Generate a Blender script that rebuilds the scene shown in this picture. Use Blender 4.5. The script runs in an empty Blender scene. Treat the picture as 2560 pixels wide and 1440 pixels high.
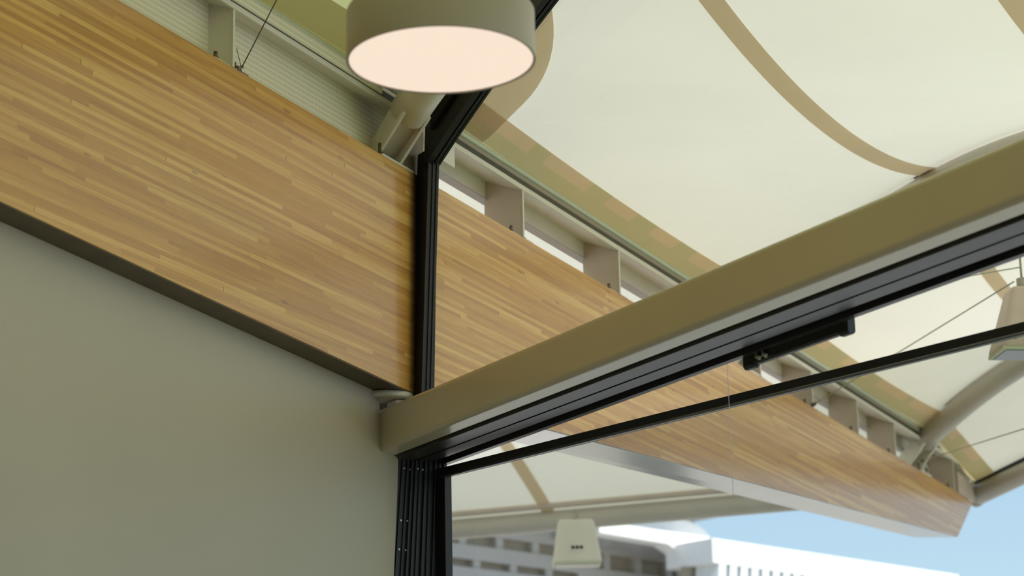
import bpy, bmesh, math, random
from mathutils import Vector as V, Matrix

random.seed(7)
SC = bpy.context.scene
COL = SC.collection

# ------------------------------------------------------------------ frames
# X runs along the timber beam (outwards), Z is up, the glazed front runs
# along FD (away) with outward normal FN.
AY = math.radians(56.27)
FD = V((math.cos(AY), math.sin(AY), 0))
FN = V((math.sin(AY), -math.cos(AY), 0))
W0 = V((7.69, 4.229, 0))
YB = 4.119      # front face of the timber beam
YW = 4.229      # face of the white wall
CAM = V((0, 0, 1.6))


def S(s, n, z):
    return W0 + FD * s + FN * n + V((0, 0, z))


# ------------------------------------------------------------------ materials
def new_mat(name):
    m = bpy.data.materials.new(name)
    m.use_nodes = True
    nt = m.node_tree
    nt.nodes.clear()
    out = nt.nodes.new('ShaderNodeOutputMaterial')
    return m, nt, out


def N(nt, typ, **kw):
    n = nt.nodes.new(typ)
    for k, v in kw.items():
        if k.startswith('i_'):
            n.inputs[k[2:].replace('_', ' ')].default_value = v
        else:
            setattr(n, k, v)
    return n


def math_node(nt, op, a, b=None):
    n = nt.nodes.new('ShaderNodeMath')
    n.operation = op
    for i, x in enumerate((a, b)):
        if x is None:
            continue
        if isinstance(x, (int, float)):
            n.inputs[i].default_value = x
        else:
            nt.links.new(x, n.inputs[i])
    return n.outputs[0]


def ramp(nt, fac, stops):
    r = nt.nodes.new('ShaderNodeValToRGB')
    e = r.color_ramp.elements
    while len(e) < len(stops):
        e.new(0.5)
    for el, (p, c) in zip(e, stops):
        el.position = p
        el.color = (*c, 1)
    nt.links.new(fac, r.inputs[0])
    return r.outputs[0]


def paint(name, col, rough=0.5, var=0.04, scale=6.0, bump=0.0, bscale=300.0, spec=0.5, metal=0.0, coat=0.0):
    m, nt, out = new_mat(name)
    p = N(nt, 'ShaderNodeBsdfPrincipled', i_Roughness=rough, i_Metallic=metal)
    p.inputs['Specular IOR Level'].default_value = spec
    p.inputs['Coat Weight'].default_value = coat
    p.inputs['Coat Roughness'].default_value = 0.15
    tc = N(nt, 'ShaderNodeTexCoord')
    no = N(nt, 'ShaderNodeTexNoise', i_Scale=scale, i_Detail=4.0)
    nt.links.new(tc.outputs['Object'], no.inputs['Vector'])
    a = tuple(max(0, c * (1 - var)) for c in col)
    b = tuple(min(1, c * (1 + var)) for c in col)
    nt.links.new(ramp(nt, no.outputs[0], ((0.3, a), (0.7, b))), p.inputs['Base Color'])
    if bump:
        nb = N(nt, 'ShaderNodeTexNoise', i_Scale=bscale, i_Detail=3.0)
        nt.links.new(tc.outputs['Object'], nb.inputs['Vector'])
        bp = N(nt, 'ShaderNodeBump', i_Strength=bump, i_Distance=0.002)
        nt.links.new(nb.outputs[0], bp.inputs['Height'])
        nt.links.new(bp.outputs[0], p.inputs['Normal'])
    nt.links.new(p.outputs[0], out.inputs[0])
    return m


def wood_mat(name):
    m, nt, out = new_mat(name)
    L = nt.links.new
    tc = N(nt, 'ShaderNodeTexCoord')
    sp = N(nt, 'ShaderNodeSeparateXYZ')
    L(tc.outputs['Object'], sp.inputs[0])
    x, y, z = sp.outputs
    layer = math_node(nt, 'FLOOR', math_node(nt, 'DIVIDE', z, 0.0165))
    ylay = math_node(nt, 'FLOOR', math_node(nt, 'DIVIDE', y, 0.047))
    lid = math_node(nt, 'ADD', layer, math_node(nt, 'MULTIPLY', ylay, 91.0))
    w1 = N(nt, 'ShaderNodeTexWhiteNoise', noise_dimensions='1D')
    L(lid, w1.inputs['W'])
    length = math_node(nt, 'ADD', math_node(nt, 'MULTIPLY', w1.outputs[0], 0.7), 0.62)
    sx = math_node(nt, 'ADD', math_node(nt, 'DIVIDE', x, length), math_node(nt, 'MULTIPLY', w1.outputs[0], 37.0))
    stave = math_node(nt, 'FLOOR', sx)
    w2 = N(nt, 'ShaderNodeTexWhiteNoise', noise_dimensions='2D')
    cb = N(nt, 'ShaderNodeCombineXYZ')
    L(lid, cb.inputs[0]); L(stave, cb.inputs[1])
    L(cb.outputs[0], w2.inputs['Vector'])
    # grain: stretched noise, shifted per stave
    cg = N(nt, 'ShaderNodeCombineXYZ')
    L(math_node(nt, 'MULTIPLY', x, 1.7), cg.inputs[0])
    L(math_node(nt, 'ADD', math_node(nt, 'MULTIPLY', z, 70.0), math_node(nt, 'MULTIPLY', w2.outputs[0], 50.0)), cg.inputs[1])
    L(math_node(nt, 'MULTIPLY', y, 70.0), cg.inputs[2])
    g = N(nt, 'ShaderNodeTexNoise', i_Scale=1.0, i_Detail=6.0, i_Roughness=0.62, i_Distortion=0.9)
    L(cg.outputs[0], g.inputs['Vector'])
    cf = N(nt, 'ShaderNodeCombineXYZ')
    L(math_node(nt, 'MULTIPLY', x, 14.0), cf.inputs[0])
    L(math_node(nt, 'MULTIPLY', z, 420.0), cf.inputs[1])
    L(math_node(nt, 'MULTIPLY', y, 420.0), cf.inputs[2])
    gf = N(nt, 'ShaderNodeTexNoise', i_Scale=1.0, i_Detail=3.0)
    L(cf.outputs[0], gf.inputs['Vector'])
    t = math_node(nt, 'ADD', math_node(nt, 'ADD', math_node(nt, 'MULTIPLY', math_node(nt, 'POWER', w2.outputs[0], 1.2), 0.42), math_node(nt, 'MULTIPLY', w1.outputs[0], 0.08)),
                  math_node(nt, 'ADD', math_node(nt, 'MULTIPLY', g.outputs[0], 0.78), math_node(nt, 'MULTIPLY', gf.outputs[0], 0.22)))
    base = ramp(nt, t, WOOD_STOPS)
    # pinkish / yellowish drift per stave
    hue = N(nt, 'ShaderNodeMix', data_type='RGBA', blend_type='MULTIPLY')
    hue.inputs[0].default_value = 1.0
    L(base, hue.inputs[6])
    L(ramp(nt, w2.outputs[1], ((0.0, (1.0, 0.94, 0.86)), (1.0, (0.98, 1.0, 1.0)))), hue.inputs[7])
    # end joints
    fr = math_node(nt, 'FRACT', sx)
    edge = math_node(nt, 'LESS_THAN', fr, 0.004)
    pick = math_node(nt, 'GREATER_THAN', w2.outputs[0], 0.86)
    joint = math_node(nt, 'MULTIPLY', edge, pick)
    # knots
    ck = N(nt, 'ShaderNodeCombineXYZ')
    L(math_node(nt, 'MULTIPLY', x, 5.0), ck.inputs[0]); L(math_node(nt, 'MULTIPLY', z, 19.0), ck.inputs[1]); L(math_node(nt, 'MULTIPLY', y, 15.0), ck.inputs[2])
    vo = N(nt, 'ShaderNodeTexVoronoi', i_Scale=1.0)
    L(ck.outputs[0], vo.inputs['Vector'])
    ws = N(nt, 'ShaderNodeSeparateColor')
    L(vo.outputs['Color'], ws.inputs[0])
    kn = math_node(nt, 'MULTIPLY', math_node(nt, 'LESS_THAN', vo.outputs['Distance'], 0.13), math_node(nt, 'GREATER_THAN', ws.outputs[0], 0.86))
    dark = math_node(nt, 'MAXIMUM', math_node(nt, 'MULTIPLY', joint, 0.7), math_node(nt, 'MULTIPLY', kn, 0.4))
    mx = N(nt, 'ShaderNodeMix', data_type='RGBA')
    L(dark, mx.inputs[0]); L(hue.outputs[2], mx.inputs[6])
    mx.inputs[7].default_value = (0.10, 0.045, 0.02, 1)
    # beam face blackened towards the glazing, ragged along the grain
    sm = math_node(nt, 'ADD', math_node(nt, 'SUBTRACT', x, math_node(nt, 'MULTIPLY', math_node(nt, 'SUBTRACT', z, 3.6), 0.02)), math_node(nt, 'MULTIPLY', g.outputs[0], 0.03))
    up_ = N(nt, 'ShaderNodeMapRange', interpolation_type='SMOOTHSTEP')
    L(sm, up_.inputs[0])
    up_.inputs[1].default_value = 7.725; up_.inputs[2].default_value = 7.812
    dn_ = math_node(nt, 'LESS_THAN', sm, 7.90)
    blacken = N(nt, 'ShaderNodeMix', data_type='RGBA')
    L(math_node(nt, 'MULTIPLY', up_.outputs[0], dn_), blacken.inputs[0]); L(mx.outputs[2], blacken.inputs[6])
    blacken.inputs[7].default_value = (0.012, 0.007, 0.006, 1)
    mx = blacken
    p = N(nt, 'ShaderNodeBsdfPrincipled', i_Roughness=0.45)
    p.inputs['Specular IOR Level'].default_value = 0.35
    p.inputs['Coat Weight'].default_value = 0.75
    p.inputs['Coat IOR'].default_value = 1.6
    p.inputs['Coat Roughness'].default_value = 0.16
    L(mx.outputs[2], p.inputs['Base Color'])
    bp = N(nt, 'ShaderNodeBump', i_Strength=0.08, i_Distance=0.001)
    L(gf.outputs[0], bp.inputs['Height']); L(bp.outputs[0], p.inputs['Normal'])
    L(p.outputs[0], out.inputs[0])
    return m


WOOD_STOPS = ((0.34, (0.35, 0.145, 0.028)), (0.58, (0.50, 0.240, 0.046)), (0.80, (0.61, 0.318, 0.068)), (1.0, (0.75, 0.45, 0.125)))


def fabric(name, dif, tra, fac):
    m, nt, out = new_mat(name)
    d = N(nt, 'ShaderNodeBsdfDiffuse')
    t = N(nt, 'ShaderNodeBsdfTranslucent')
    tc = N(nt, 'ShaderNodeTexCoord')
    no = N(nt, 'ShaderNodeTexNoise', i_Scale=0.9, i_Detail=5.0)
    nt.links.new(tc.outputs['Object'], no.inputs['Vector'])
    d.inputs[0].default_value = (*dif, 1)
    nt.links.new(ramp(nt, no.outputs[0], ((0.3, tuple(c * 0.96 for c in tra)), (0.7, tuple(min(1, c * 1.04) for c in tra)))), t.inputs[0])
    mx = N(nt, 'ShaderNodeMixShader')
    mx.inputs[0].default_value = fac
    nt.links.new(d.outputs[0], mx.inputs[1]); nt.links.new(t.outputs[0], mx.inputs[2])
    nt.links.new(mx.outputs[0], out.inputs[0])
    return m


def glass(name, tint, refl=0.03):
    m, nt, out = new_mat(name)
    t = N(nt, 'ShaderNodeBsdfTransparent')
    t.inputs[0].default_value = (*tint, 1)
    g = N(nt, 'ShaderNodeBsdfGlossy', i_Roughness=0.01)
    # thin pane: Schlick reflectance, the same from both sides
    ge = N(nt, 'ShaderNodeNewGeometry')
    dt = N(nt, 'ShaderNodeVectorMath', operation='DOT_PRODUCT')
    nt.links.new(ge.outputs['Incoming'], dt.inputs[0]); nt.links.new(ge.outputs['Normal'], dt.inputs[1])
    om = math_node(nt, 'SUBTRACT', 1.0, math_node(nt, 'ABSOLUTE', dt.outputs['Value']))
    fo = math_node(nt, 'ADD', math_node(nt, 'MULTIPLY', math_node(nt, 'POWER', om, 5.0), 0.9), refl)
    # specks of dirt on the pane
    tc = N(nt, 'ShaderNodeTexCoord')
    no = N(nt, 'ShaderNodeTexNoise', i_Scale=24.0, i_Detail=6.0)
    nt.links.new(tc.outputs['Object'], no.inputs['Vector'])
    sp = ramp(nt, no.outputs[0], ((0.76, (0, 0, 0)), (0.80, (0.25, 0.25, 0.25))))
    dd = N(nt, 'ShaderNodeBsdfDiffuse')
    dd.inputs[0].default_value = (0.6, 0.58, 0.52, 1)
    m1 = N(nt, 'ShaderNodeMixShader'); m2 = N(nt, 'ShaderNodeMixShader')
    nt.links.new(fo, m1.inputs[0]); nt.links.new(t.outputs[0], m1.inputs[1]); nt.links.new(g.outputs[0], m1.inputs[2])
    nt.links.new(sp, m2.inputs[0]); nt.links.new(m1.outputs[0], m2.inputs[1]); nt.links.new(dd.outputs[0], m2.inputs[2])
    nt.links.new(m2.outputs[0], out.inputs[0])
    return m


def emissive(name, col, strength):
    m, nt, out = new_mat(name)
    e = N(nt, 'ShaderNodeEmission')
    e.inputs[0].default_value = (*col, 1)
    e.inputs[1].default_value = strength
    nt.links.new(e.outputs[0], out.inputs[0])
    return m


def perforated(name, col):
    m, nt, out = new_mat(name)
    L = nt.links.new
    tc = N(nt, 'ShaderNodeTexCoord')
    sp = N(nt, 'ShaderNodeSeparateXYZ')
    L(tc.outputs['Object'], sp.inputs[0])
    x, y, z = sp.outputs
    col_i = math_node(nt, 'DIVIDE', x, 0.0062)
    row = math_node(nt, 'ADD', math_node(nt, 'DIVIDE', z, 0.021), math_node(nt, 'MULTIPLY', math_node(nt, 'MODULO', math_node(nt, 'FLOOR', col_i), 2.0), 0.06))
    a = math_node(nt, 'LESS_THAN', math_node(nt, 'ABSOLUTE', math_node(nt, 'SUBTRACT', math_node(nt, 'FRACT', col_i), 0.5)), 0.2)
    b = math_node(nt, 'LESS_THAN', math_node(nt, 'ABSOLUTE', math_node(nt, 'SUBTRACT', math_node(nt, 'FRACT', row), 0.5)), 0.34)
    hole = math_node(nt, 'MULTIPLY', a, b)
    mx = N(nt, 'ShaderNodeMix', data_type='RGBA')
    L(hole, mx.inputs[0])
    mx.inputs[6].default_value = (*col, 1)
    mx.inputs[7].default_value = (col[0] * 0.62, col[1] * 0.60, col[2] * 0.5, 1)
    p = N(nt, 'ShaderNodeBsdfPrincipled', i_Roughness=0.6)
    L(mx.outputs[2], p.inputs['Base Color'])
    L(p.outputs[0], out.inputs[0])
    return m


M = {
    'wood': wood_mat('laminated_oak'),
    'wall': paint('white_wall_paint', (0.46, 0.405, 0.305), 0.45, 0.03, 1.2),
    'steel': paint('grey_beige_steel_paint', (0.54, 0.46, 0.33), 0.34, 0.03, 2.0, 0.25, 420.0, coat=0.6),
    'cream': paint('cream_steel_paint', (0.72, 0.69, 0.56), 0.4, 0.04, 5.0),
    'tube': paint('pale_tube_paint', (0.50, 0.46, 0.375), 0.35, 0.03, 5.0),
    'taupe': paint('taupe_plate_paint', (0.56, 0.47, 0.37), 0.45, 0.05, 9.0),
    'black': paint('black_aluminium', (0.012, 0.011, 0.011), 0.38, 0.15, 30.0),
    'black2': paint('satin_black_head', (0.040, 0.034, 0.038), 0.34, 0.1, 20.0, coat=0.12),
    'rubber': paint('black_gasket', (0.006, 0.006, 0.006), 0.8, 0.1, 20.0),
    'bolt': paint('dull_bolt_steel', (0.16, 0.12, 0.08), 0.5, 0.2, 60.0, metal=0.6),
    'shiny': paint('bright_steel', (0.55, 0.54, 0.5), 0.3, 0.1, 60.0, metal=1.0),
    'wire': paint('dark_wire', (0.06, 0.05, 0.035), 0.5, 0.1, 60.0),
    'cable': paint('grey_green_cable', (0.42, 0.41, 0.31), 0.5, 0.1, 60.0),
    'fabric': fabric('cream_membrane', (0.80, 0.77, 0.63), (0.70, 0.66, 0.525), 0.36),
    'liner': fabric('indoor_membrane', (0.56, 0.56, 0.31), (0.43, 0.435, 0.175), 0.45),  # less translucent, olive fabric over the indoor bays
    'band': fabric('doubled_membrane', (0.60, 0.50, 0.35), (0.76, 0.625, 0.43), 0.54),
    'hem': fabric('hem_membrane', (0.56, 0.53, 0.32), (0.66, 0.565, 0.335), 0.52),
    'overlap': fabric('hem_overlap_membrane', (0.62, 0.51, 0.34), (0.80, 0.62, 0.40), 0.53),
    'red': paint('red_brown_edge', (0.36, 0.13, 0.05), 0.6),
    'perf': perforated('perforated_cream_sheet', (0.86, 0.82, 0.62)),
    'pane': glass('clear_pane', (0.97, 0.98, 0.96)),
    'leafpane': glass('door_pane', (0.755, 0.77, 0.73)),
    'lampbody': paint('beige_lamp_paint', (0.36, 0.31, 0.235), 0.35, 0.02, 4.0),
    'glow': emissive('lamp_diffuser', (1.0, 0.82, 0.66), 0.60),
    'zinc': paint('pale_grey_soffit', (0.43, 0.44, 0.45), 0.3, 0.05, 3.0, coat=0.5),
    'white': paint('white_cladding', (0.88, 0.88, 0.87), 0.5, 0.02, 1.0),
    'fascia': paint('pale_grey_fascia', (0.50, 0.465, 0.42), 0.5, 0.03, 1.0),
    'coffer': paint('taupe_soffit_panel', (0.40, 0.34, 0.25), 0.6, 0.05, 0.8),
    'slat': paint('white_slat', (0.74, 0.77, 0.78), 0.5, 0.02, 1.0),
    'floorm': paint('dark_floor', (0.045, 0.034, 0.022), 0.5, 0.15, 1.5),
    'paving': paint('pale_paving', (0.37, 0.37, 0.365), 0.8, 0.1, 0.7),
    'grass': paint('lawn_green', (0.16, 0.23, 0.05), 0.9, 0.25, 3.0),
    'lampglass': paint('dark_lamp_glass', (0.10, 0.12, 0.10), 0.15, 0.05, 5.0),
    'mint': paint('pale_green_trim', (0.55, 0.58, 0.38), 0.5),
    'cheek': paint('brown_cheek_paint', (0.16, 0.125, 0.07), 0.5),
    'olive': paint('gap_shade_olive', (0.085, 0.075, 0.035), 0.7),
    'bead': paint('grey_bead', (0.10, 0.10, 0.105), 0.25, coat=1.0),
    'soffit_shade': paint('painted_soffit_shade', (0.085, 0.055, 0.02), 0.45, 0.2, 8.0),
    'tubeclear': paint('milky_sleeve', (0.42, 0.42, 0.34), 0.3),
    'stain': paint('rust_stain', (0.14, 0.11, 0.07), 0.8),
}


# ------------------------------------------------------------------ mesh helpers
class MB:
    def __init__(self):
        self.bm = bmesh.new()

    def face(self, pts):
        vs = [self.bm.verts.new(p) for p in pts]
        self.bm.faces.new(vs)

    def hexa(self, a, b):
        """box between two matching quads a and b"""
        va = [self.bm.verts.new(p) for p in a]
        vb = [self.bm.verts.new(p) for p in b]
        n = len(va)
        self.bm.faces.new(va[::-1]); self.bm.faces.new(vb)
        for i in range(n):
            self.bm.faces.new((va[i], va[(i + 1) % n], vb[(i + 1) % n], vb[i]))

    def box(self, o, ex, ey, ez, lx, ly, lz):
        """box with corner o and edges l* along unit vectors e*"""
        o = V(o)
        a = [o, o + ex * lx, o + ex * lx + ey * ly, o + ey * ly]
        self.hexa(a, [p + ez * lz for p in a])

    def tube(self, pts, r, seg=12, cap=True, r2=None):
        pts = [V(p) for p in pts]
        rings = []
        up = V((0, 0, 1))
        for i, p in enumerate(pts):
            d = (pts[min(i + 1, len(pts) - 1)] - pts[max(i - 1, 0)]).normalized()
            ref = up if abs(d.z) < 0.95 else V((1, 0, 0))
            u = d.cross(ref).normalized(); w = u.cross(d)
            rr = r if r2 is None else r + (r2 - r) * i / (len(pts) - 1)
            rings.append([self.bm.verts.new(p + (u * math.cos(2 * math.pi * k / seg) + w * math.sin(2 * math.pi * k / seg)) * rr) for k in range(seg)])
        for a, b in zip(rings, rings[1:]):
            for k in range(seg):
                f = self.bm.faces.new((a[k], a[(k + 1) % seg], b[(k + 1) % seg], b[k]))
                f.smooth = True
        if cap:
            self.bm.faces.new(rings[0][::-1]); self.bm.faces.new(rings[-1])

    def lathe(self, prof, c, seg=48, smooth=True):
        c = V(c)
        rings = []
        for r, z in prof:
            rings.append([self.bm.verts.new(c + V((r * math.cos(2 * math.pi * k / seg), r * math.sin(2 * math.pi * k / seg), z))) for k in range(seg)])
        for a, b in zip(rings, rings[1:]):
            for k in range(seg):
                f = self.bm.faces.new((a[k], a[(k + 1) % seg], b[(k + 1) % seg], b[k]))
                f.smooth = smooth
        return rings

    def grid(self, fn, us, vs, smooth=True):
        g = [[self.bm.verts.new(fn(u, v)) for v in vs] for u in us]
        for i in range(len(us) - 1):
            for j in range(len(vs) - 1):
                f = self.bm.faces.new((g[i][j], g[i + 1][j], g[i + 1][j + 1], g[i][j + 1]))
                f.smooth = smooth

    def build(self, name, mat, parent=None, bevel=0, fix=True, smooth=False):
        bm = self.bm
        if fix:
            bmesh.ops.recalc_face_normals(bm, faces=bm.faces)
        me = bpy.data.meshes.new(name)
        bm.to_mesh(me); bm.free()
        o = bpy.data.objects.new(name, me)
        COL.objects.link(o)
        me.materials.append(M[mat])
        if smooth:
            for p in me.polygons:
                p.use_smooth = True
        if parent is not None:
            o.parent = parent
            o.matrix_parent_inverse = parent.matrix_basis.inverted()
        if bevel:
            b = o.modifiers.new('edge', 'BEVEL')
            b.width = bevel; b.segments = 3; b.limit_method = 'ANGLE'; b.angle_limit = math.radians(40)
        return o


def tag(o, label=None, cat=None, group=None, kind=None):
    if label: o['label'] = label
    if cat: o['category'] = cat
    if group: o['group'] = group
    if kind: o['kind'] = kind
    return o


def empty(name, loc, label, cat, group=None, kind=None):
    o = bpy.data.objects.new(name, None)
    o.empty_display_size = 0.1
    COL.objects.link(o)
    o.location = loc
    return tag(o, label, cat, group, kind)


EX, EY, EZ = V((1, 0, 0)), V((0, 1, 0)), V((0, 0, 1))

# ------------------------------------------------------------------ timber beam
X0, XS, XE = -4.0, 7.80, 16.106
ZT = 4.532
zin = lambda x: 3.681 - 0.02757 * (x - 5.167)
zout = lambda x: 3.606 + 0.0703 * (x - XS) if x > XS else zin(x)
mb = MB()
prof = [(X0, zin(X0)), (XS, zin(XS)), (XE, zout(XE)), (16.60, 4.505), (16.40, ZT - 0.004), (X0, ZT)]
mb.hexa([V((x, YB, z)) for x, z in prof], [V((x - (0.18 if x > 16 else 0), YB + 0.275, z)) for x, z in prof])
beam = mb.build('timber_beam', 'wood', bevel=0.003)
tag(beam, 'long laminated oak beam running from upper left to its tapered tip against blue sky', 'beam', kind='thing')

mb = MB()
pr = [(7.95, zout(7.95)), (XE - 0.004, zout(XE - 0.004)), (XE - 0.004, zout(XE) - 0.004), (7.95, zout(7.95) - 0.004)]
mb.hexa([V((x, YB + 0.002, z)) for x, z in pr], [V((x - (0.17 if x > 16 else 0), YB + 0.273, z)) for x, z in pr])
mb.build('soffit_strip', 'zinc', beam)
mb = MB()  # indoor soffit strip: shade under the beam painted in dark brown
pr = [(X0, zin(X0)), (XS - 0.02, zin(XS - 0.02)), (XS - 0.02, zin(XS) - 0.003), (X0, zin(X0) - 0.003)]
mb.hexa([V((x, YB + 0.004, z)) for x, z in pr], [V((x, YW - 0.001, z)) for x, z in pr])
mb.build('soffit_shade_strip', 'soffit_shade', beam)['label'] = 'underside of the indoor part with its shade painted dark brown'
bpy.data.objects['soffit_strip']['label'] = 'pale blue-grey underside of the outdoor part'

# ------------------------------------------------------------------ room shell
mb = MB()
xl = lambda z: 7.845 + (z - 3.375) * 0.097
poly = [(X0, 0.0), (xl(0), 0.0), (xl(3.375), 3.375), (7.80, 3.378), (7.715, 3.384), (7.697, 3.392), (7.69, 3.408), (7.69, zin(7.69) + 0.003), (X0, zin(X0) + 0.003)]
mb.hexa([V((x, YW, z)) for x, z in poly], [V((x, YW + 0.16, z)) for x, z in poly])
tag(mb.build('wall_left', 'wall'), 'smooth off-white wall under the wooden beam', 'wall', kind='structure')
fx = lambda y: W0.x + (y - W0.y) / math.tan(AY)
mb = MB(); pts = [(-4.2, 4.39), (-4.2, -6), (fx(-6), -6), (fx(4.39), 4.39)]
mb.hexa([V((x, y, -0.1)) for x, y in pts], [V((x, y, 0)) for x, y in pts])
tag(mb.build('floor', 'floorm'), kind='structure')
mb = MB(); mb.box((-4.2, -6, 0), EX, EY, EZ, 0.2, 10.39, 4.8)
tag(mb.build('wall_back', 'wall'), kind='structure')
mb = MB(); mb.box((-4.2, -6.2, 0), EX, EY, EZ, fx(-6.1) + 4.2, 0.2, 4.8)
tag(mb.build('wall_right', 'wall'), kind='structure')
mb = MB()
mb.face([(-60, -60, -0.12), (110, -60, -0.12), (110, 110, -0.12), (-60, 110, -0.12)])
tag(mb.build('floor_terrace', 'paving'), kind='structure')
mb = MB()
a, b = S(2.0, 1.6, -0.09), S(-14, 1.6, -0.09)
mb.face([a, b, b + FN * 4.5, a + FN * 4.5])
tag(mb.build('lawn', 'grass'), 'green lawn strip outside the glazed front', 'lawn', kind='structure')

# ------------------------------------------------------------------ grey steel beam over the door
mb = MB()
r = 0.020
prof = []
for (cx, cz, a0) in ((r, 3.375 + r, 180), (0.105 - r, 3.375 + r, 270), (0.105 - r, 3.545 - r, 0), (r, 3.545 - r, 90)):
    for d in range(0, 91, 10):
        an = math.radians(a0 + d)
        prof.append((cx + r * math.cos(an), cz + r * math.sin(an)))
mb.hexa([S(-11.5, n, z) for n, z in prof], [S(0.30, n, z) for n, z in prof])
sb = mb.build('steel_beam', 'steel')
tag(sb, 'grey-beige painted steel box beam crossing the picture above the glass door', 'beam', kind='thing')

# bearing between steel beam, wall and timber beam
bp = empty('beam_bearing', S(0.03, 0.035, 3.545), 'pale round bearing pad squeezed between timber beam and steel beam at the wall', 'bearing')
mb = MB()
rg = mb.lathe([(0.001, 3.584), (0.104, 3.584), (0.110, 3.590), (0.110, 3.607), (0.001, 3.607)], S(0.03, 0.045, 0), 40)
mb.build('pad', 'cream', bp)
mb = MB(); mb.box(S(-0.045, 0.05, 3.545), FD, FN, EZ, 0.08, 0.07, 0.033)
mb.build('shim_block', 'taupe', bp, 0.002)
mb = MB(); mb.box(S(0.09, 0.005, 3.546), FD, FN, EZ, 0.10, 0.16, 0.06)
mb.build('packing_block', 'taupe', bp, 0.002)

# ------------------------------------------------------------------ door frame : head and jamb
door = empty('door_1', S(-0.5, 0.2, 0), 'black aluminium sliding door frame under the grey steel beam', 'door frame', kind='structure')
hp = [(0.092, 3.54), (0.092, 3.376), (0.105, 3.376), (0.105, 3.392), (0.120, 3.392), (0.120, 3.371), (0.200, 3.371), (0.200, 3.386), (0.213, 3.386),
      (0.213, 3.371), (0.282, 3.371), (0.282, 3.395), (0.300, 3.395), (0.300, 3.386), (0.308, 3.386), (0.308, 3.395), (0.331, 3.395), (0.331, 3.366), (0.356, 3.366), (0.356, 3.50), (0.34, 3.54)]
hp = [(0.107, 3.54), (0.107, 3.392)] + [q for q in hp if q[1] < 3.5 and q[0] >= 0.119] + [(0.356, 3.50), (0.34, 3.54)]
mb = MB()
mb.hexa([S(-11.4, n, z) for n, z in hp], [S(0.10, n, z) for n, z in hp])
mb.build('frame_head', 'black2', door)


def F(s, n, z):   # the lower glazing leans slightly outwards towards the top
    k = (n - 0.13) / 0.215
    lean = 0.085 + (0.03 - 0.085) * min(max(k, 0), 1)
    return S(s, n + lean * (z - 3.37), z)


def fbox(mb, s0, s1, n0, n1, z0, z1):
    mb.hexa([F(s0, n0, z0), F(s1, n0, z0), F(s1, n1, z0), F(s0, n1, z0)], [F(s0, n0, z1), F(s1, n0, z1), F(s1, n1, z1), F(s0, n1, z1)])


mb = MB()
fbox(mb, 0.092, 0.21, 0.128, 0.345, 0.0, 3.395)
for n0, n1, d in ((0.128, 0.138, 0.010), (0.146, 0.150, 0.007), (0.168, 0.172, 0.007), (0.186, 0.191, 0.012), (0.205, 0.209, 0.010), (0.225, 0.229, 0.007),
                  (0.246, 0.251, 0.012), (0.268, 0.272, 0.008), (0.291, 0.296, 0.012), (0.312, 0.316, 0.008), (0.332, 0.345, 0.010)):
    fbox(mb, 0.092 - d, 0.093, n0, n1, 0.0, 3.388)
jamb = mb.build('frame_jamb', 'black', door)
for n, z in ((0.157, 3.335), (0.184, 3.332), (0.218, 3.338), (0.240, 3.336), (0.157, 3.125), (0.184, 3.125), (0.157, 3.01), (0.184, 3.008)):
    mb = MB()
    c0 = F(0.0915, n, z)
    mb.tube([c0, c0 - FD * 0.004], 0.0042, 8)
    mb.tube([c0 - FD * 0.004, c0 - FD * 0.006], 0.0030, 8)
    mb.build('screw', 'shiny', jamb)

# open door leaf
AZL = math.radians(66.35)
LD = -V((math.cos(AZL), math.sin(AZL), 0)); LN = V((math.sin(AZL), -math.cos(AZL), 0))
H = S(0.06, 0.30, 0)
leaf = empty('door_leaf', H, 'open glass door leaf with slim black rail swung out below the door head', 'door')


def LP(d, n, z):
    return H + LD * d + LN * n + V((0, 0, z))


def lbox(mb, d0, d1, n0, n1, z0, z1):
    mb.hexa([LP(d0, n0, z0), LP(d1, n0, z0), LP(d1, n1, z0), LP(d0, n1, z0)], [LP(d0, n0, z1), LP(d1, n0, z1), LP(d1, n1, z1), LP(d0, n1, z1)])


mb = MB()
lbox(mb, -0.03, 3.6, 0.0, 0.036, 3.312, 3.343)
lbox(mb, -0.03, 3.6, 0.003, 0.033, 3.306, 3.312)
mb.build('top_rail', 'black', leaf, 0.002)
mb = MB()
mb.tube([LP(-0.03, 0.004, 3.308), LP(3.6, 0.004, 3.308)], 0.0062, 10)
mb.build('glazing_bead', 'bead', leaf)
for d in (-0.03, 3.56):
    mb = MB(); lbox(mb, d, d + 0.06, 0.0, 0.036, 0.05, 3.312)
    mb.build('stile', 'black', leaf, 0.002)
mb = MB(); lbox(mb, 0.03, 3.56, 0.0, 0.036, 0.03, 0.12)
mb.build('bottom_rail', 'black', leaf, 0.002)
mb = MB()
mb.face([LP(0.025, 0.018, 0.11), LP(3.57, 0.018, 0.11), LP(3.57, 0.018, 3.309), LP(0.025, 0.018, 3.309)])
mb.build('pane', 'leafpane', leaf)

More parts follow.
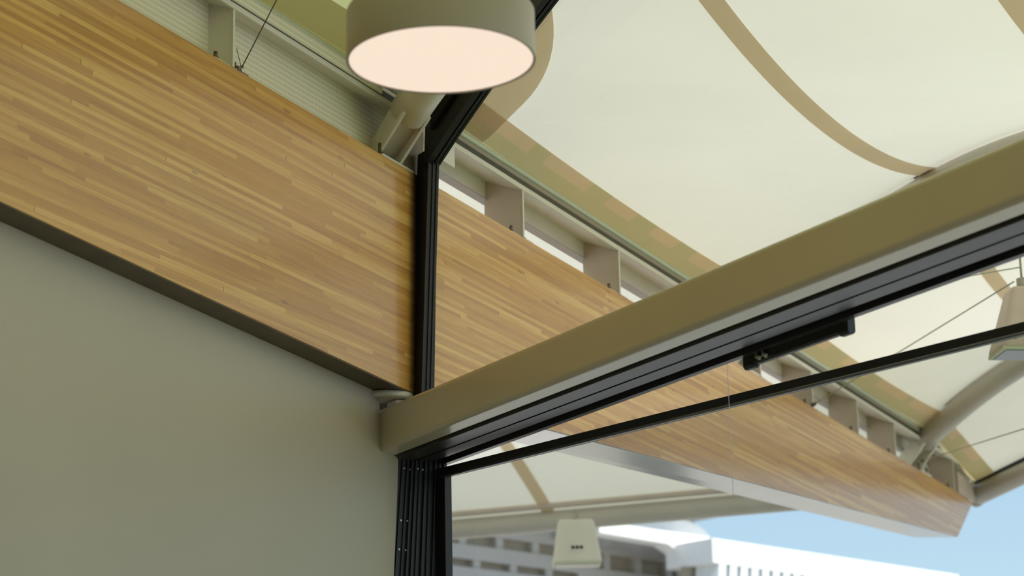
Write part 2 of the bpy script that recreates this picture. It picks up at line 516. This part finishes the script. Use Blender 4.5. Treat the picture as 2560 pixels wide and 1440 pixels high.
# door closer rail under the head
cl = empty('door_closer', S(-2.18, 0.38, 3.34), 'black slim door closer box clipped under the door head', 'door closer')
mb = MB()
pr = [(0.358, 3.388), (0.358, 3.341), (0.364, 3.334), (0.380, 3.334), (0.386, 3.341), (0.386, 3.388)]
mb.hexa([S(-2.44, n, z) for n, z in pr], [S(-1.93, n, z) for n, z in pr])
mb.build('housing', 'black', cl)
for s0, s1 in ((-2.452, -2.405), (-1.955, -1.905)):
    mb = MB()
    pr = [(0.357, 3.390), (0.357, 3.334), (0.364, 3.326), (0.380, 3.326), (0.388, 3.334), (0.388, 3.390)]
    mb.hexa([S(s0, n, z) for n, z in pr], [S(s1, n, z) for n, z in pr])
    mb.build('end_cap', 'black', cl, 0.002)
for s in (-1.985, -2.02):
    mb = MB()
    mb.tube([S(s, 0.350, 3.372), S(s - 0.006, 0.350, 3.352), S(s - 0.02, 0.352, 3.345)], 0.0075, 10)
    mb.build('cable_sleeve', 'tubeclear', cl)

# hanging thread
mb = MB(); t0 = S(-1.78, 0.385, 0)
mb.tube([t0 + V((0, 0, 3.385)), t0 + V((0, 0, 3.15)), t0 + V((0.0, 0, 2.93))], 0.0009, 6)
tag(mb.build('thread', 'white'), 'hair-thin pale thread hanging straight down from the door head past the black rail', 'thread')

# ------------------------------------------------------------------ upper window: mullion, raking head, pane
win = empty('window_1', S(-0.1, 0.15, 3.55), 'black framed fixed glazing above the steel beam', 'window', kind='structure')


def U(s, n, z):
    return S(s, n + 0.044 * (z - 3.55), z)


def ubox(mb, s0, s1, n0, n1, z0, z1):
    mb.hexa([U(s0, n0, z0), U(s1, n0, z0), U(s1, n1, z0), U(s0, n1, z0)], [U(s0, n0, z1), U(s1, n0, z1), U(s1, n1, z1), U(s0, n1, z1)])


mb = MB()
ubox(mb, -0.101, -0.012, 0.128, 0.178, 3.545, 4.62)
for n0, n1 in ((0.128, 0.134), (0.150, 0.155), (0.168, 0.178)):
    ubox(mb, -0.107, -0.100, n0, n1, 3.545, 4.60)
mb.build('mullion', 'black', win)
mb = MB()
gx = lambda z: 7.797 + 0.064 * (z - 3.6)
for z0, z1 in ((3.548, 4.535),):
    mb.hexa([V((gx(z0), 4.094, z0)), V((gx(z0) + 0.10, 4.094, z0)), V((gx(z0) + 0.10, 4.1195, z0)), V((gx(z0), 4.1195, z0))],
            [V((gx(z1), 4.094, z1)), V((gx(z1) + 0.09, 4.094, z1)), V((gx(z1) + 0.09, 4.1195, z1)), V((gx(z1), 4.1195, z1))])
mb.build('gasket', 'rubber', win)
zr = lambda s: 4.505 + 0.52 * (-s) - 0.085 * s * s
SS = [-0.085 - 0.15 * i for i in range(28)]


def ruled(mb, pr, ss, close=True):
    rings = []
    for s in ss:
        rings.append([mb.bm.verts.new(U(s, n, zr(s) + dz)) for n, dz in pr])
    k = len(pr)
    for a, b in zip(rings, rings[1:]):
        for i in range(k):
            mb.bm.faces.new((a[i], a[(i + 1) % k], b[(i + 1) % k], b[i]))
    mb.bm.faces.new(rings[0][::-1]); mb.bm.faces.new(rings[-1])


mb = MB()
ruled(mb, [(0.120, 0.0), (0.148, 0.0), (0.148, 0.012), (0.156, 0.012), (0.156, 0.0), (0.170, 0.0), (0.170, 0.010), (0.176, 0.010), (0.176, 0.002), (0.186, 0.002), (0.186, 0.20), (0.120, 0.20)], SS)
mb.build('raking_head', 'black', win)
mb = MB()
ruled(mb, [(0.105, 0.10), (0.12, 0.10), (0.12, 0.30), (0.105, 0.30)], [-0.155 - 0.15 * i for i in range(27)])
mb.build('head_flashing', 'rubber', win)
mb = MB()
vs = [U(-0.095, 0.16, 3.545)] + [U(-4.2, 0.16, 3.545)] + [U(s, 0.16, zr(s) + 0.004) for s in reversed(SS)]
mb.face(vs)
mb.build('pane', 'pane', win)
# beige cheek closing the gap between mullion and arch foot
mb = MB()
pts = [(7.70, 4.535), (7.885, 4.535), (7.893, 4.735), (7.83, 4.80), (7.80, 4.74)]
mb.hexa([V((x, 4.128, z)) for x, z in pts], [V((x, 4.142, z)) for x, z in pts])
mb.build('cheek_panel', 'cheek', win)

# ------------------------------------------------------------------ membrane
ARCH = [-1.8, 2.9, 7.66, 11.85, 15.35]
AEDGE = 16.80


def vfold(v):
    v = abs(v)
    m = v % 7.8
    return m if m <= 3.9 else 7.8 - m


def zt(v):
    v = vfold(v)
    return 4.845 + 0.44 * v - 0.113 * v * v


def zm(a, v):
    w = vfold(v)
    for i in range(4):
        if ARCH[i] <= a <= ARCH[i + 1]:
            t = (a - ARCH[i]) / (ARCH[i + 1] - ARCH[i])
            return zt(v) - 0.31 * math.sin(w / 3.9 * math.pi) * 4 * t * (1 - t)
    t = min((a - ARCH[4]) / (AEDGE - ARCH[4]), 1.02)
    ze = 4.70 + 0.15 * w
    return zt(v) * (1 - t) + ze * t + 0.0


def MP(a, v, dz=0.0):
    p = V((a, YB, 0)) - FD * v
    p.z = zm(a, v) + dz
    return p


def fr(a, b, step):
    n = max(1, int(round((b - a) / step)))
    return [a + (b - a) * i / n for i in range(n + 1)]


ceil = empty('ceiling', (11, 3, 4.85), 'cream translucent fabric roof stretched over tubular arches', 'fabric roof', kind='structure')
vv = fr(0, 7.8, 0.1)
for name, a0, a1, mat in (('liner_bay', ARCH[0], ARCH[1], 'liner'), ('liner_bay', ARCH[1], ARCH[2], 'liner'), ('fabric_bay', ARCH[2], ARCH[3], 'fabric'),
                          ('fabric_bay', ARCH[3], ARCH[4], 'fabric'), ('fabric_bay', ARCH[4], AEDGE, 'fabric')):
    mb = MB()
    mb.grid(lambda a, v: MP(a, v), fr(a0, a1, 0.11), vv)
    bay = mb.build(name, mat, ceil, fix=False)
    k = -0.006
    if a0 >= ARCH[1]:
        mb = MB()
        mb.grid(lambda a, v: MP(a, v, k), fr(a0, a1, 0.12), [-0.02, 0.05, 0.115] if a0 >= ARCH[2] else [-0.02, 0.05, 0.11, 0.17, 0.205])
        mb.build('hem', 'hem', bay, fix=False)
    if a0 >= ARCH[2]:
        for vc in (1.57, 2.88):
            mb = MB()
            mb.grid(lambda a, v: MP(a, v, k), fr(a0, a1, 0.05), [vc - 0.06, vc, vc + 0.06])
            mb.build('seam_band', 'band', bay, fix=False)
# outer edge of the hem: tan and olive lengths of fabric in turn
a = ARCH[2]
tan_turn = True
while a < AEDGE - 0.01:
    ln = random.uniform(0.30, 0.62) if tan_turn else random.uniform(0.14, 0.34)
    e = min(a + ln, AEDGE)
    mb = MB()
    mb.grid(lambda q, v: MP(q, v, -0.006), fr(a, e, 0.08), [0.115, 0.16, 0.207])
    mb.build('hem_edging', 'overlap' if tan_turn else 'hem', ceil, fix=False)
    a = e
    tan_turn = not tan_turn
# rounded reinforcement tongue over the arch at the glazing
W = [(-0.02, 0.75), (0.1, 0.765), (0.22, 0.77)] + [(0.35 + 0.6 * math.sin(math.radians(t)), 0.77 * math.cos(math.radians(t)) + 0.004) for t in range(0, 91, 6)]
mb = MB()
rows = []
for v, w in W:
    rows.append([mb.bm.verts.new(MP(7.66 + w * q, v, -0.008)) for q in (0.0, 0.2, 0.4, 0.6, 0.8, 1.0)])
for r0, r1 in zip(rows, rows[1:]):
    for i in range(len(r0) - 1):
        f = mb.bm.faces.new((r0[i], r0[i + 1], r1[i + 1], r1[i])); f.smooth = True
mb.build('reinforcement_patch', 'band', ceil, fix=False)

# ------------------------------------------------------------------ arches


def arch(a, v0, label, drop=0.09, mat='tube'):
    root = empty('roof_arch', MP(a, v0) - V((0, 0, 0.3)), label, 'arch tube', 'tubular arches under the fabric roof')
    mb = MB()
    mb.tube([MP(a, v, -drop) for v in fr(v0, 3.85, 0.12)], 0.078, 28)
    mb.build('tube', mat, root)
    return root


def at_arch(a, v, du, z):
    """point by the arch: v along it, du sideways"""
    p = V((a, YB, 0)) - FD * v + FN * du
    p.z = z
    return p


def foot(root, a, v0, drop):
    """welded shoe: two cheek plates and a web under the tube end, on a base plate bolted to the beam"""
    d = (MP(a, v0 + 0.2, -drop) - MP(a, v0, -drop)).normalized()
    c0 = MP(a, v0, -drop)
    up = d.cross(FN).normalized()
    if up.z < 0: up = -up
    for du in (-0.062, 0.050):
        mb = MB()
        A = c0 + FN * du
        q = [A + d * 0.06 - up * 0.06, A + d * 0.06 + up * 0.02, A - d * 0.05 + up * 0.03, A - d * 0.27 + up * 0.0, A - d * 0.24 - up * 0.16]
        for p in q: p.z = max(p.z, ZT + 0.011)
        mb.hexa(q, [p + FN * 0.012 for p in q])
        mb.build('foot_plate', 'cream', root)
    mb = MB()
    A = c0 - FN * 0.05
    q = [A + d * 0.05 - up * 0.04, A + d * 0.05 - up * 0.03, A - d * 0.22 - up * 0.03, A - d * 0.22 - up * 0.04]
    for i, p in enumerate(q): p.z = max(p.z, ZT + 0.011 + (0.008 if i in (1, 2) else 0))
    mb.hexa(q, [p + FN * 0.10 for p in q])
    mb.build('web_plate', 'taupe', root)
    mb = MB()
    bx = a + 0.05
    mb.box((bx - 0.13, YB + 0.006, ZT - 0.003), EX, EY, EZ, 0.26, 0.24, 0.014)
    mb.build('base_plate', 'cream', root, 0.002)
    for dx in (-0.10, 0.10):
        mb = MB()
        b = V((bx + dx, YB + 0.035, ZT + 0.010))
        mb.tube([b, b + V((0, 0, 0.055))], 0.0085, 10)
        mb.tube([b, b + V((0, 0, 0.014))], 0.015, 6)
        mb.build('bolt', 'bolt', root)


a1 = arch(7.62, 0.12, 'pale arch tube ending above the black window frame, behind the drum lamp', 0.20, 'cream')
foot(a1, 7.62, 0.12, 0.20)
a2 = arch(11.85, 0.02, 'pale arch tube whose crest shows just over the grey steel beam at right')
foot(a2, 11.85, 0.02, 0.09)
a3 = arch(15.35, 0.0, 'pale arch tube rising from the far end of the timber beam at lower right')
foot(a3, 15.35, 0.0, 0.09)
mb = MB()
mb.tube([MP(15.35, v, -0.012) - FN * 0.05 for v in fr(0.30, 3.8, 0.12)], 0.008, 6)
mb.build('edge_piping', 'red', a3)
mb = MB()
mb.tube([MP(11.85, v, -0.012) - FN * 0.05 for v in fr(1.50, 1.63, 0.04)], 0.014, 6)
mb.build('edge_piping', 'red', a2)

# edge tubes at the tip of the timber beam
et = empty('edge_tube', (16.75, 4.0, 4.55), 'grey edge tube at the right border, starting at the tip of the timber beam', 'edge tube', 'edge tubes of the canopies')
mb = MB()
f0 = lambda v: at_arch(AEDGE, v, 0, 4.605 + 0.15 * v)
mb.tube([f0(v) for v in (-0.03, 1.0, 2.0, 3.85)], 0.078, 24)
mb.build('tube', 'tube', et)
mb = MB(); mb.tube([f0(-0.05), f0(-0.03)], 0.085, 24); mb.build('end_cap', 'taupe', et)
mb = MB()
p0 = V((16.25, 4.125, ZT)); mb.hexa([p0, p0 + V((0.42, 0, 0)), p0 + V((0.5, 0, 0.12)), p0 + V((0.0, 0, 0.16))], [p + V((0, 0.03, 0)) for p in (p0, p0 + V((0.42, 0, 0)), p0 + V((0.5, 0, 0.12)), p0 + V((0.0, 0, 0.16)))])
mb.build('gusset', 'taupe', et)
mb = MB()
mb.tube([MP(AEDGE - 0.02, v, -0.02) for v in fr(0.0, 3.85, 0.2)], 0.03, 8)
mb.build('fabric_edge', 'rubber', et)

# ------------------------------------------------------------------ canopy beyond the beam
cf = empty('ceiling_far', (16, 6, 4.7), 'second cream fabric canopy beyond the timber beam, seen under the door rail', 'fabric canopy', kind='structure')


def FP(u, v, dz=0.0):
    e0 = V((16.60, 4.40, 0)) + V((math.cos(math.radians(94)), math.sin(math.radians(94)), 0)) * v
    z = 4.72 + 0.60 * u - 0.072 * u * u
    return V((e0.x - u, e0.y, z + dz))


mb = MB(); mb.grid(lambda u, v: FP(u, v), [-0.10, -0.05] + fr(0, 9.0, 0.25), fr(-0.02, 14, 0.5))
mb.build('fabric_bay', 'fabric', cf, fix=False)
for vc in (3.08,):
    mb = MB(); mb.grid(lambda u, v: FP(u, v, -0.008), fr(0, 9.0, 0.25), [vc - 0.055, vc + 0.055])
    mb.build('seam_band', 'band', cf, fix=False)
ft = empty('edge_tube', FP(0, 1, -0.1), 'long pale grey edge tube under the far canopy, left of the beam tip', 'edge tube', 'edge tubes of the canopies')
mb = MB(); mb.tube([FP(0.02, v, -0.085) for v in fr(0.0, 14, 0.7)], 0.082, 24)
mb.build('tube', 'tube', ft)
mb = MB(); mb.tube([FP(0.10, v, -0.022) for v in fr(0.0, 14, 0.7)], 0.024, 8)
mb.build('fabric_edge', 'taupe', ft)

# ------------------------------------------------------------------ clamping rail on the beam
rail = empty('clamping_rail', (10, 4.2, 4.75), 'long cream steel rail clamping the fabric edge above the timber beam', 'rail')


def xz(mb, pr, x0, x1):
    mb.hexa([V((x0, y, z)) for y, z in pr], [V((x1, y, z)) for y, z in pr])


mb = MB(); xz(mb, [(4.116, 4.752), (4.116, 4.774), (4.124, 4.774), (4.124, 4.762), (4.31, 4.834), (4.313, 4.826), (4.126, 4.752)], -4, 16.78)
mb.build('sloped_plate', 'cream', rail)
mb = MB(); xz(mb, [(4.306, 4.742), (4.306, 4.830), (4.314, 4.830), (4.314, 4.742)], -4, 16.75)
mb.build('back_plate', 'cream', rail)
mb = MB(); xz(mb, [(4.300, 4.733), (4.300, 4.742), (4.345, 4.742), (4.345, 4.733)], -4, 16.45)
mb.build('bottom_flange', 'fascia', rail)
mb = MB(); mb.box((15.45, 4.300, ZT), EX, EY, EZ, 1.25, 0.006, 0.215)
mb.build('end_cheek', 'cream', rail)
mb = MB(); mb.box((16.715, 4.125, ZT), EX, EY, EZ, 0.008, 0.21, 0.33)
mb.build('end_plate', 'cream', rail)
mb = MB(); xz(mb, [(4.150, 4.765), (4.150, 4.865), (4.335, 4.865), (4.335, 4.858), (4.158, 4.858), (4.158, 4.768)], -4, 16.8)  # web coloured dark for the shade in the gap under the bead
mb.build('gap_shade_web', 'olive', rail)
mb = MB(); mb.box((7.97, 4.112, 4.655), EX, EY, EZ, 0.175, 0.006, 0.118)
mb.build('end_plate', 'cream', rail)
mb = MB(); mb.tube([V((x, 4.119, 4.836)) for x in (-4, 4, 10, 16.8)], 0.013, 10)
mb.build('edge_bead', 'mint', rail)

# ------------------------------------------------------------------ bracket plates on the beam
HX = [(6.436, 'tall cream bracket plate on the beam left of the drum lamp, between perforated panels'),
      (8.839, 'first taupe bracket plate on the beam right of the black mullion'),
      (9.937, 'second taupe bracket plate right of the black mullion, nearest above the steel beam edge'),
      (11.97, 'taupe bracket plate on the beam just right of the black door closer box'),
      (12.90, 'taupe bracket plate at the foot of the thin slanting cable on the beam'),
      (13.81, 'taupe bracket plate next beyond the cable foot towards the beam tip'),
      (14.64, 'taupe bracket plate standing directly left of the far arch tube foot'),
      (16.12, 'last taupe bracket plate at the very tip of the timber beam')]
for i, (x, lab) in enumerate(HX):
    mat = 'cream' if i == 0 else 'taupe'
    br = empty('bracket_plate', (x, 4.2, ZT), lab, 'bracket', 'bracket plates along the top of the beam')
    mb = MB()
    yb = 4.232 if i == 0 else 4.312
    pr = [(4.122, ZT), (4.122, 4.752), (4.15, 4.765), (yb, 4.83 if i else 4.80), (yb, ZT)]
    mb.hexa([V((x - 0.008, y, z)) for y, z in pr], [V((x, y, z)) for y, z in pr])
    mb.build('plate', mat, br)
    mb = MB(); mb.box((x - 0.010, 4.1195, ZT), EX, EY, EZ, 0.012, 0.004, 0.222)
    mb.build('front_edge', 'cream', br)
    mb = MB(); mb.box((x - 0.11, 4.128, ZT - 0.003), EX, EY, EZ, 0.22, 0.16, 0.009)
    mb.build('base_plate', mat, br, 0.002)
    for dx in (-0.075, 0.045):
        mb = MB()
        b = V((x + dx, 4.150, ZT + 0.005))
        mb.tube([b, b + V((0, 0, 0.034))], 0.008, 10)
        mb.tube([b, b + V((0, 0, 0.012))], 0.014, 6)
        mb.build('bolt', 'bolt', br)

# perforated sheets closing the gap indoors
for x0, x1, lab in ((-4.0, 6.425, 'perforated cream metal sheet above the beam at the top left corner'),
                    (6.437, 7.95, 'perforated cream metal sheet above the beam, right of the cream bracket plate')):
    mb = MB(); mb.box((x0, 4.224, ZT - 0.004), EX, EY, EZ, x1 - x0, 0.006, 0.298)
    tag(mb.build('perforated_panel', 'perf'), lab, 'panel', 'perforated panels over the beam')
mb = MB()
xz(mb, [(4.105, 4.775), (4.105, 4.822), (4.112, 4.822), (4.112, 4.775)], -4, 7.5)
mb.build('perforated_lip', 'perf', rail)

# ------------------------------------------------------------------ wires


def wire(name, pts, r, mat, label, cat, group=None, parts=None):
    root = empty(name, pts[0], label, cat, group)
    mb = MB(); mb.tube(pts, r, 8)
    mb.build('strand', mat, root)
    return root


p0 = V((6.50, 4.128, ZT + 0.012))
p1 = V((4.99, 2.555, 4.86))
sw = wire('suspension_wire', [p0 + V((0, 0, 0.012)), p1], 0.0022, 'wire', 'thin dark wire running up from a clamp on the beam, left of the lamp', 'wire')
mb = MB()
mb.box(p0 + V((-0.035, -0.006, -0.016)), EX, EY, EZ, 0.07, 0.025, 0.007)
mb.tube([p0 + V((-0.024, 0.006, -0.01)), p0 + V((-0.024, 0.006, 0.008))], 0.009, 6)
mb.build('clamp', 'bolt', sw)
mb = MB(); mb.tube([p0 + V((0.004, 0.004, -0.01)), p0 + V((0.004, 0.004, 0.016))], 0.009, 8)
mb.build('ferrule', 'shiny', sw)
mb = MB(); mb.tube([p0 + V((-0.006, 0, 0.012)), p0 + V((-0.020, 0, 0.04)), p0 + V((-0.032, 0, 0.060)), p0 + V((-0.036, 0, 0.072))], 0.0014, 6)
mb.build('loose_tail', 'wire', sw)

# ------------------------------------------------------------------ drum lamp
LC = V((4.98, 2.55, 3.768))
lamp = empty('drum_lamp', LC, 'large round beige drum lamp with glowing white underside at the top', 'lamp')
R0 = 0.2475
mb = MB()
mb.lathe([(R0 - 0.006, 0.004), (R0 - 0.006, 0.0), (R0, 0.0), (R0, 0.132), (R0 - 0.003, 0.137), (0.002, 0.137)], LC, 96)
sh = mb.build('shade', 'lampbody', lamp)
es = sh.modifiers.new('split', 'EDGE_SPLIT'); es.split_angle = math.radians(40)
mb = MB()
mb.lathe([(R0 - 0.0065, 0.003), (R0 * 0.5, 0.003), (0.001, 0.003)], LC, 64)
mb.build('diffuser', 'glow', lamp)
mb = MB(); mb.lathe([(0.05, 0.137), (0.05, 0.16), (0.03, 0.175), (0.008, 0.18), (0.008, zm(LC.x + (YB - LC.y) / math.tan(AY), (YB - LC.y) / math.sin(AY)) - LC.z)], LC, 20)
mb.build('stem', 'lampbody', lamp)

# ------------------------------------------------------------------ hanging floodlights


def flood(loc, fwd, w0, w1, h, dep, label, stains=False, dots=False, cord=0.3):
    """trapezoid box, narrow at the top; fwd is the horizontal direction its broad face looks to"""
    root = empty('floodlight', loc, label, 'floodlight', 'boxy floodlights hung under the canopies')
    fwd = fwd.normalized(); rt = fwd.cross(EZ) * -1
    loc = V(loc)

    def Q(x, y, z):
        return loc + rt * x + fwd * y + V((0, 0, z))
    d0 = dep * 0.55
    mb = MB()
    A = [Q(-w1 / 2, dep / 2, 0), Q(w1 / 2, dep / 2, 0), Q(w1 / 2, -dep / 2, 0), Q(-w1 / 2, -dep / 2, 0)]
    B = [Q(-w0 / 2, d0 / 2, h), Q(w0 / 2, d0 / 2, h), Q(w0 / 2, -d0 / 2, h), Q(-w0 / 2, -d0 / 2, h)]
    mb.hexa(A, B)
    mb.build('housing', 'taupe' if stains else 'cream', root, 0.028)
    mb = MB()
    e = 0.004
    A = [Q(-w1 / 2 + .01, dep / 2 - .01, -e), Q(w1 / 2 - .01, dep / 2 - .01, -e), Q(w1 / 2 - .01, -dep / 2 + .01, -e), Q(-w1 / 2 + .01, -dep / 2 + .01, -e)]
    mb.hexa(A, [p + V((0, 0, e + .012)) for p in A])
    mb.build('trim_frame', 'mint', root)
    mb = MB()
    A = [Q(-w1 / 2 + .03, dep / 2 - .03, -e - .003), Q(w1 / 2 - .03, dep / 2 - .03, -e - .003), Q(w1 / 2 - .03, -dep / 2 + .03, -e - .003), Q(-w1 / 2 + .03, -dep / 2 + .03, -e - .003)]
    mb.hexa(A, [p + V((0, 0, .006)) for p in A])
    mb.build('lens', 'lampglass', root)
    mb = MB(); mb.tube([Q(0, 0, h - 0.01), Q(0, 0, h + 0.05)], 0.028, 12); mb.tube([Q(0, 0, h + .05), Q(0, 0, h + cord)], 0.006, 8)
    mb.build('hanger', 'cable', root)
    sl = (dep / 2 - d0 / 2) / h
    if dots:
        for k in (-1, 0, 1):
            mb = MB(); c0 = Q(k * 0.032, dep / 2 - sl * 0.12 + 0.001, 0.12)
            mb.box(c0 - rt * 0.012 - EZ * 0.012 - fwd * 0.004, rt, fwd, EZ, 0.024, 0.006, 0.024)
            mb.build('vent_hole', 'rubber', root)
        mb = MB(); mb.box(Q(-0.055, dep / 2 - sl * 0.09 - 0.003, 0.085), rt, fwd, EZ, 0.11, 0.007, 0.008)
        mb.build('small_ledge', 'cream', root)
    if stains:
        for x, z, s in ((-0.10, 0.05, 0.006), (-0.03, 0.075, 0.011), (-0.005, 0.085, 0.012), (-0.055, 0.035, 0.003), (0.05, 0.09, 0.01), (0.08, 0.05, 0.005)):
            mb = MB(); c0 = Q(x, dep / 2 - sl * z + 0.0005, z)
            mb.tube([c0 - fwd * 0.003, c0 + fwd * 0.0012], s, 7)
            mb.build('stain', 'stain', root)
    return root


toC = V((-10.9, -2.5, 0))
f1 = flood((10.97, 2.39, 4.235), V((-1, -0.62, 0)), 0.15, 0.345, 0.335, 0.26, 'stained beige floodlight box cut off by the right border, hung on cables', stains=True)
f2 = flood((15.74, 6.96, 4.175), V((-1, -0.50, 0)), 0.27, 0.375, 0.345, 0.25, 'cream floodlight box with three dark dots, hung below the far canopy', dots=True, cord=0.09)
ca = [((10.93, 2.42, 4.60), (12.94, 4.16, 4.545), 'thin slanting cable from the stained floodlight down to the beam top'),
      ((10.90, 2.38, 4.66), (10.73, 4.15, 4.56), 'thin upper cable leaving the stained floodlight towards the steel beam'),
      ((11.9, 2.55, 4.075), (15.25, 4.12, 4.60), 'thin lower cable at the right border near the far arch tube')]
for q0, q1, lab in ca:
    w = wire('stay_cable', [V(q0), V(q1)], 0.0036, 'cable', lab, 'cable', 'stay cables between floodlights and beam')
    d = (V(q0) - V(q1)).normalized()
    mb = MB(); mb.tube([V(q1) + d * 0.02, V(q1) + d * 0.09], 0.012, 10)
    mb.build('turnbuckle', 'bolt', w)

# ------------------------------------------------------------------ building across the terrace
BP = V((27.24, 11.71, 0)); BA = math.radians(-20)
BE = V((math.cos(BA), math.sin(BA), 0)); BN = V((math.sin(BA), -math.cos(BA), 0))
bld = empty('building', BP, 'white building far behind the glass, with rows of dark panes and a rounded roof edge', 'building')


def bbox(mb, e0, e1, n0, n1, z0, z1):
    mb.box(BP + BE * e0 + BN * n0 + V((0, 0, z0)), BE, BN, EZ, e1 - e0, n1 - n0, z1 - z0)


for e0, e1, rows, bands in ((-9.0, -0.42, ((6.07, 6.21), (5.79, 5.89)), ((6.21, 6.75), (5.89, 6.07), (5.45, 5.79))),
                            (-0.42, 1.50, ((6.31, 6.45), (5.98, 6.19)), ((6.45, 6.75), (6.19, 6.31), (5.45, 5.98)))):
    for z0, z1 in bands:
        mb = MB(); bbox(mb, e0, e1, -0.6, 0.0, z0, z1)
        mb.build('fascia_band', 'fascia', bld)
    for k, (z0, z1) in enumerate(rows):
        mb = MB(); bbox(mb, e0, e1, -0.6, -0.12, z0, z1)
        row = mb.build('window_row', 'coffer', bld)
        e = e0 + (0.15 if e0 < -1 else 0.30) - (0.40 if k else 0.0)
        while e < e1 - 0.1:
            if e > e0:
                mb = MB(); bbox(mb, e, e + 0.12, -0.12, -0.02, z0, z1)
                mb.build('mullion', 'fascia', row)
            e += 0.635 if e0 < -1 else 0.61
mb = MB(); bbox(mb, -9.0, 7.0, -4.0, -0.6, 0.0, 6.5)
mb.build('wall', 'fascia', bld)
mb = MB(); bbox(mb, -9.0, 1.5, -0.6, -0.1, 0.0, 5.45)
mb.build('lower_wall', 'fascia', bld)
mb = MB(); bbox(mb, -9.0, 1.9, -0.6, 1.15, 6.80, 6.95)  # overhang added out of view to put the facade in shade
mb.build('unseen_overhang', 'fascia', bld)
nose = [(0.0, 6.46), (1.34, 6.44), (1.60, 6.335), (2.10, 6.36), (2.22, 6.40), (2.27, 6.49), (2.25, 6.58), (2.16, 6.67), (2.02, 6.74), (1.80, 6.79), (0.0, 6.85)]
K = (30.0 - 1.25) / 30.0


def ahead(e, z, n):
    """same outline moved n metres forward of the facade"""
    p = CAM + (BP + BE * e + V((0, 0, z)) - CAM) * K
    return p + BN * (n - 1.25)


mb = MB(); mb.hexa([ahead(e, z, 1.25) for e, z in nose], [ahead(e, z, 1.0) for e, z in nose])
mb.build('rounded_roof_edge', 'white', bld)
back = [(0.0, 6.5), (2.2, 6.40), (2.33, 6.50), (2.37, 6.62), (2.33, 6.74), (2.22, 6.84), (2.05, 6.92), (1.7, 6.98), (0.0, 7.0)]
mb = MB(); mb.hexa([ahead(e, z, 0.99) for e, z in back], [ahead(e, z, 0.2) for e, z in back])  # rim greyed in colour to give the shading round the white roof edge
mb.build('roof_rim_shade', 'zinc', bld)
mb = MB(); bbox(mb, 1.50, 1.98, -0.5, 0.0, 0.0, 6.36)
mb.build('pier', 'fascia', bld)
WP = BP + BN * 1.5
wing = empty('roof_wing', WP, 'bright white roof fascia with slats below, against the sky at bottom right', 'roof')
mb = MB(); mb.box(WP + BE * 0.50 + V((0, 0, 5.93)), BE, BN, EZ, 5.4, -0.8, 0.31)
mb.build('fascia', 'white', wing)
mb = MB(); mb.box(WP + BE * 0.50 - BN * 0.45 + V((0, 0, 5.0)), BE, BN, EZ, 5.4, -0.1, 0.94)
mb.build('backing_panel', 'coffer', wing)
for k in range(24):
    mb = MB(); e = 0.62 + k * 0.215
    q = [WP + BE * e + V((0, 0, 5.94)), WP + BE * (e + 0.14) + V((0, 0, 5.94)), WP + BE * (e + 0.03) + V((0, 0, 5.2)), WP + BE * (e - 0.11) + V((0, 0, 5.2))]
    mb.hexa(q, [p - BN * 0.4 for p in q])
    mb.build('slat', 'slat', wing)
mb = MB(); mb.box(WP + BE * 0.9 - BN * 0.55, BE, BN, EZ, 4.5, -0.2, 5.1)
mb.build('support_wall', 'fascia', wing)

# ------------------------------------------------------------------ light
world = bpy.data.worlds.new('sky'); SC.world = world
world.use_nodes = True
nt = world.node_tree
nt.nodes.clear()
tc = N(nt, 'ShaderNodeTexCoord'); sp = N(nt, 'ShaderNodeSeparateXYZ')
nt.links.new(tc.outputs['Generated'], sp.inputs[0])
colr = ramp(nt, sp.outputs[2], ((0.0, (0.74, 0.86, 0.97)), (0.14, (0.55, 0.77, 0.98)), (0.25, (0.40, 0.62, 0.93)), (1.0, (0.16, 0.32, 0.72))))
bg = N(nt, 'ShaderNodeBackground'); bg.inputs[1].default_value = 0.78
wo = N(nt, 'ShaderNodeOutputWorld')
nt.links.new(colr, bg.inputs[0]); nt.links.new(bg.outputs[0], wo.inputs[0])

sun = bpy.data.lights.new('sun', 'SUN'); sun.energy = 4.9; sun.angle = math.radians(0.6); sun.color = (1.0, 0.95, 0.87)
so = bpy.data.objects.new('sun', sun); COL.objects.link(so)
so.rotation_euler = V((0.25, 0.72, -1.0)).to_track_quat('-Z', 'Y').to_euler()

# ------------------------------------------------------------------ camera
cam = bpy.data.cameras.new('camera'); co = bpy.data.objects.new('camera', cam); COL.objects.link(co)
cam.sensor_width = 36.0; cam.sensor_fit = 'HORIZONTAL'
cam.lens = 5702.0 / 2560 * 36
yaw, pit, rol = math.radians(25.344), math.radians(15.475), math.radians(-1.214)
f = V((math.cos(pit) * math.cos(yaw), math.cos(pit) * math.sin(yaw), math.sin(pit)))
rt = V((math.sin(yaw), -math.cos(yaw), 0)); up = rt.cross(f)
rt, up = rt * math.cos(rol) + up * math.sin(rol), -rt * math.sin(rol) + up * math.cos(rol)
mw = Matrix((rt, up, -f)).transposed().to_4x4(); mw.translation = CAM
co.matrix_world = mw
cam.clip_end = 500
cam.dof.use_dof = True; cam.dof.focus_distance = 8.7; cam.dof.aperture_fstop = 3.2
SC.camera = co

SC.view_settings.view_transform = 'Standard'
SC.view_settings.look = 'None'
SC.view_settings.gamma = 1.0
SC.view_settings.use_curve_mapping = False
SC.view_settings.exposure = 0.68
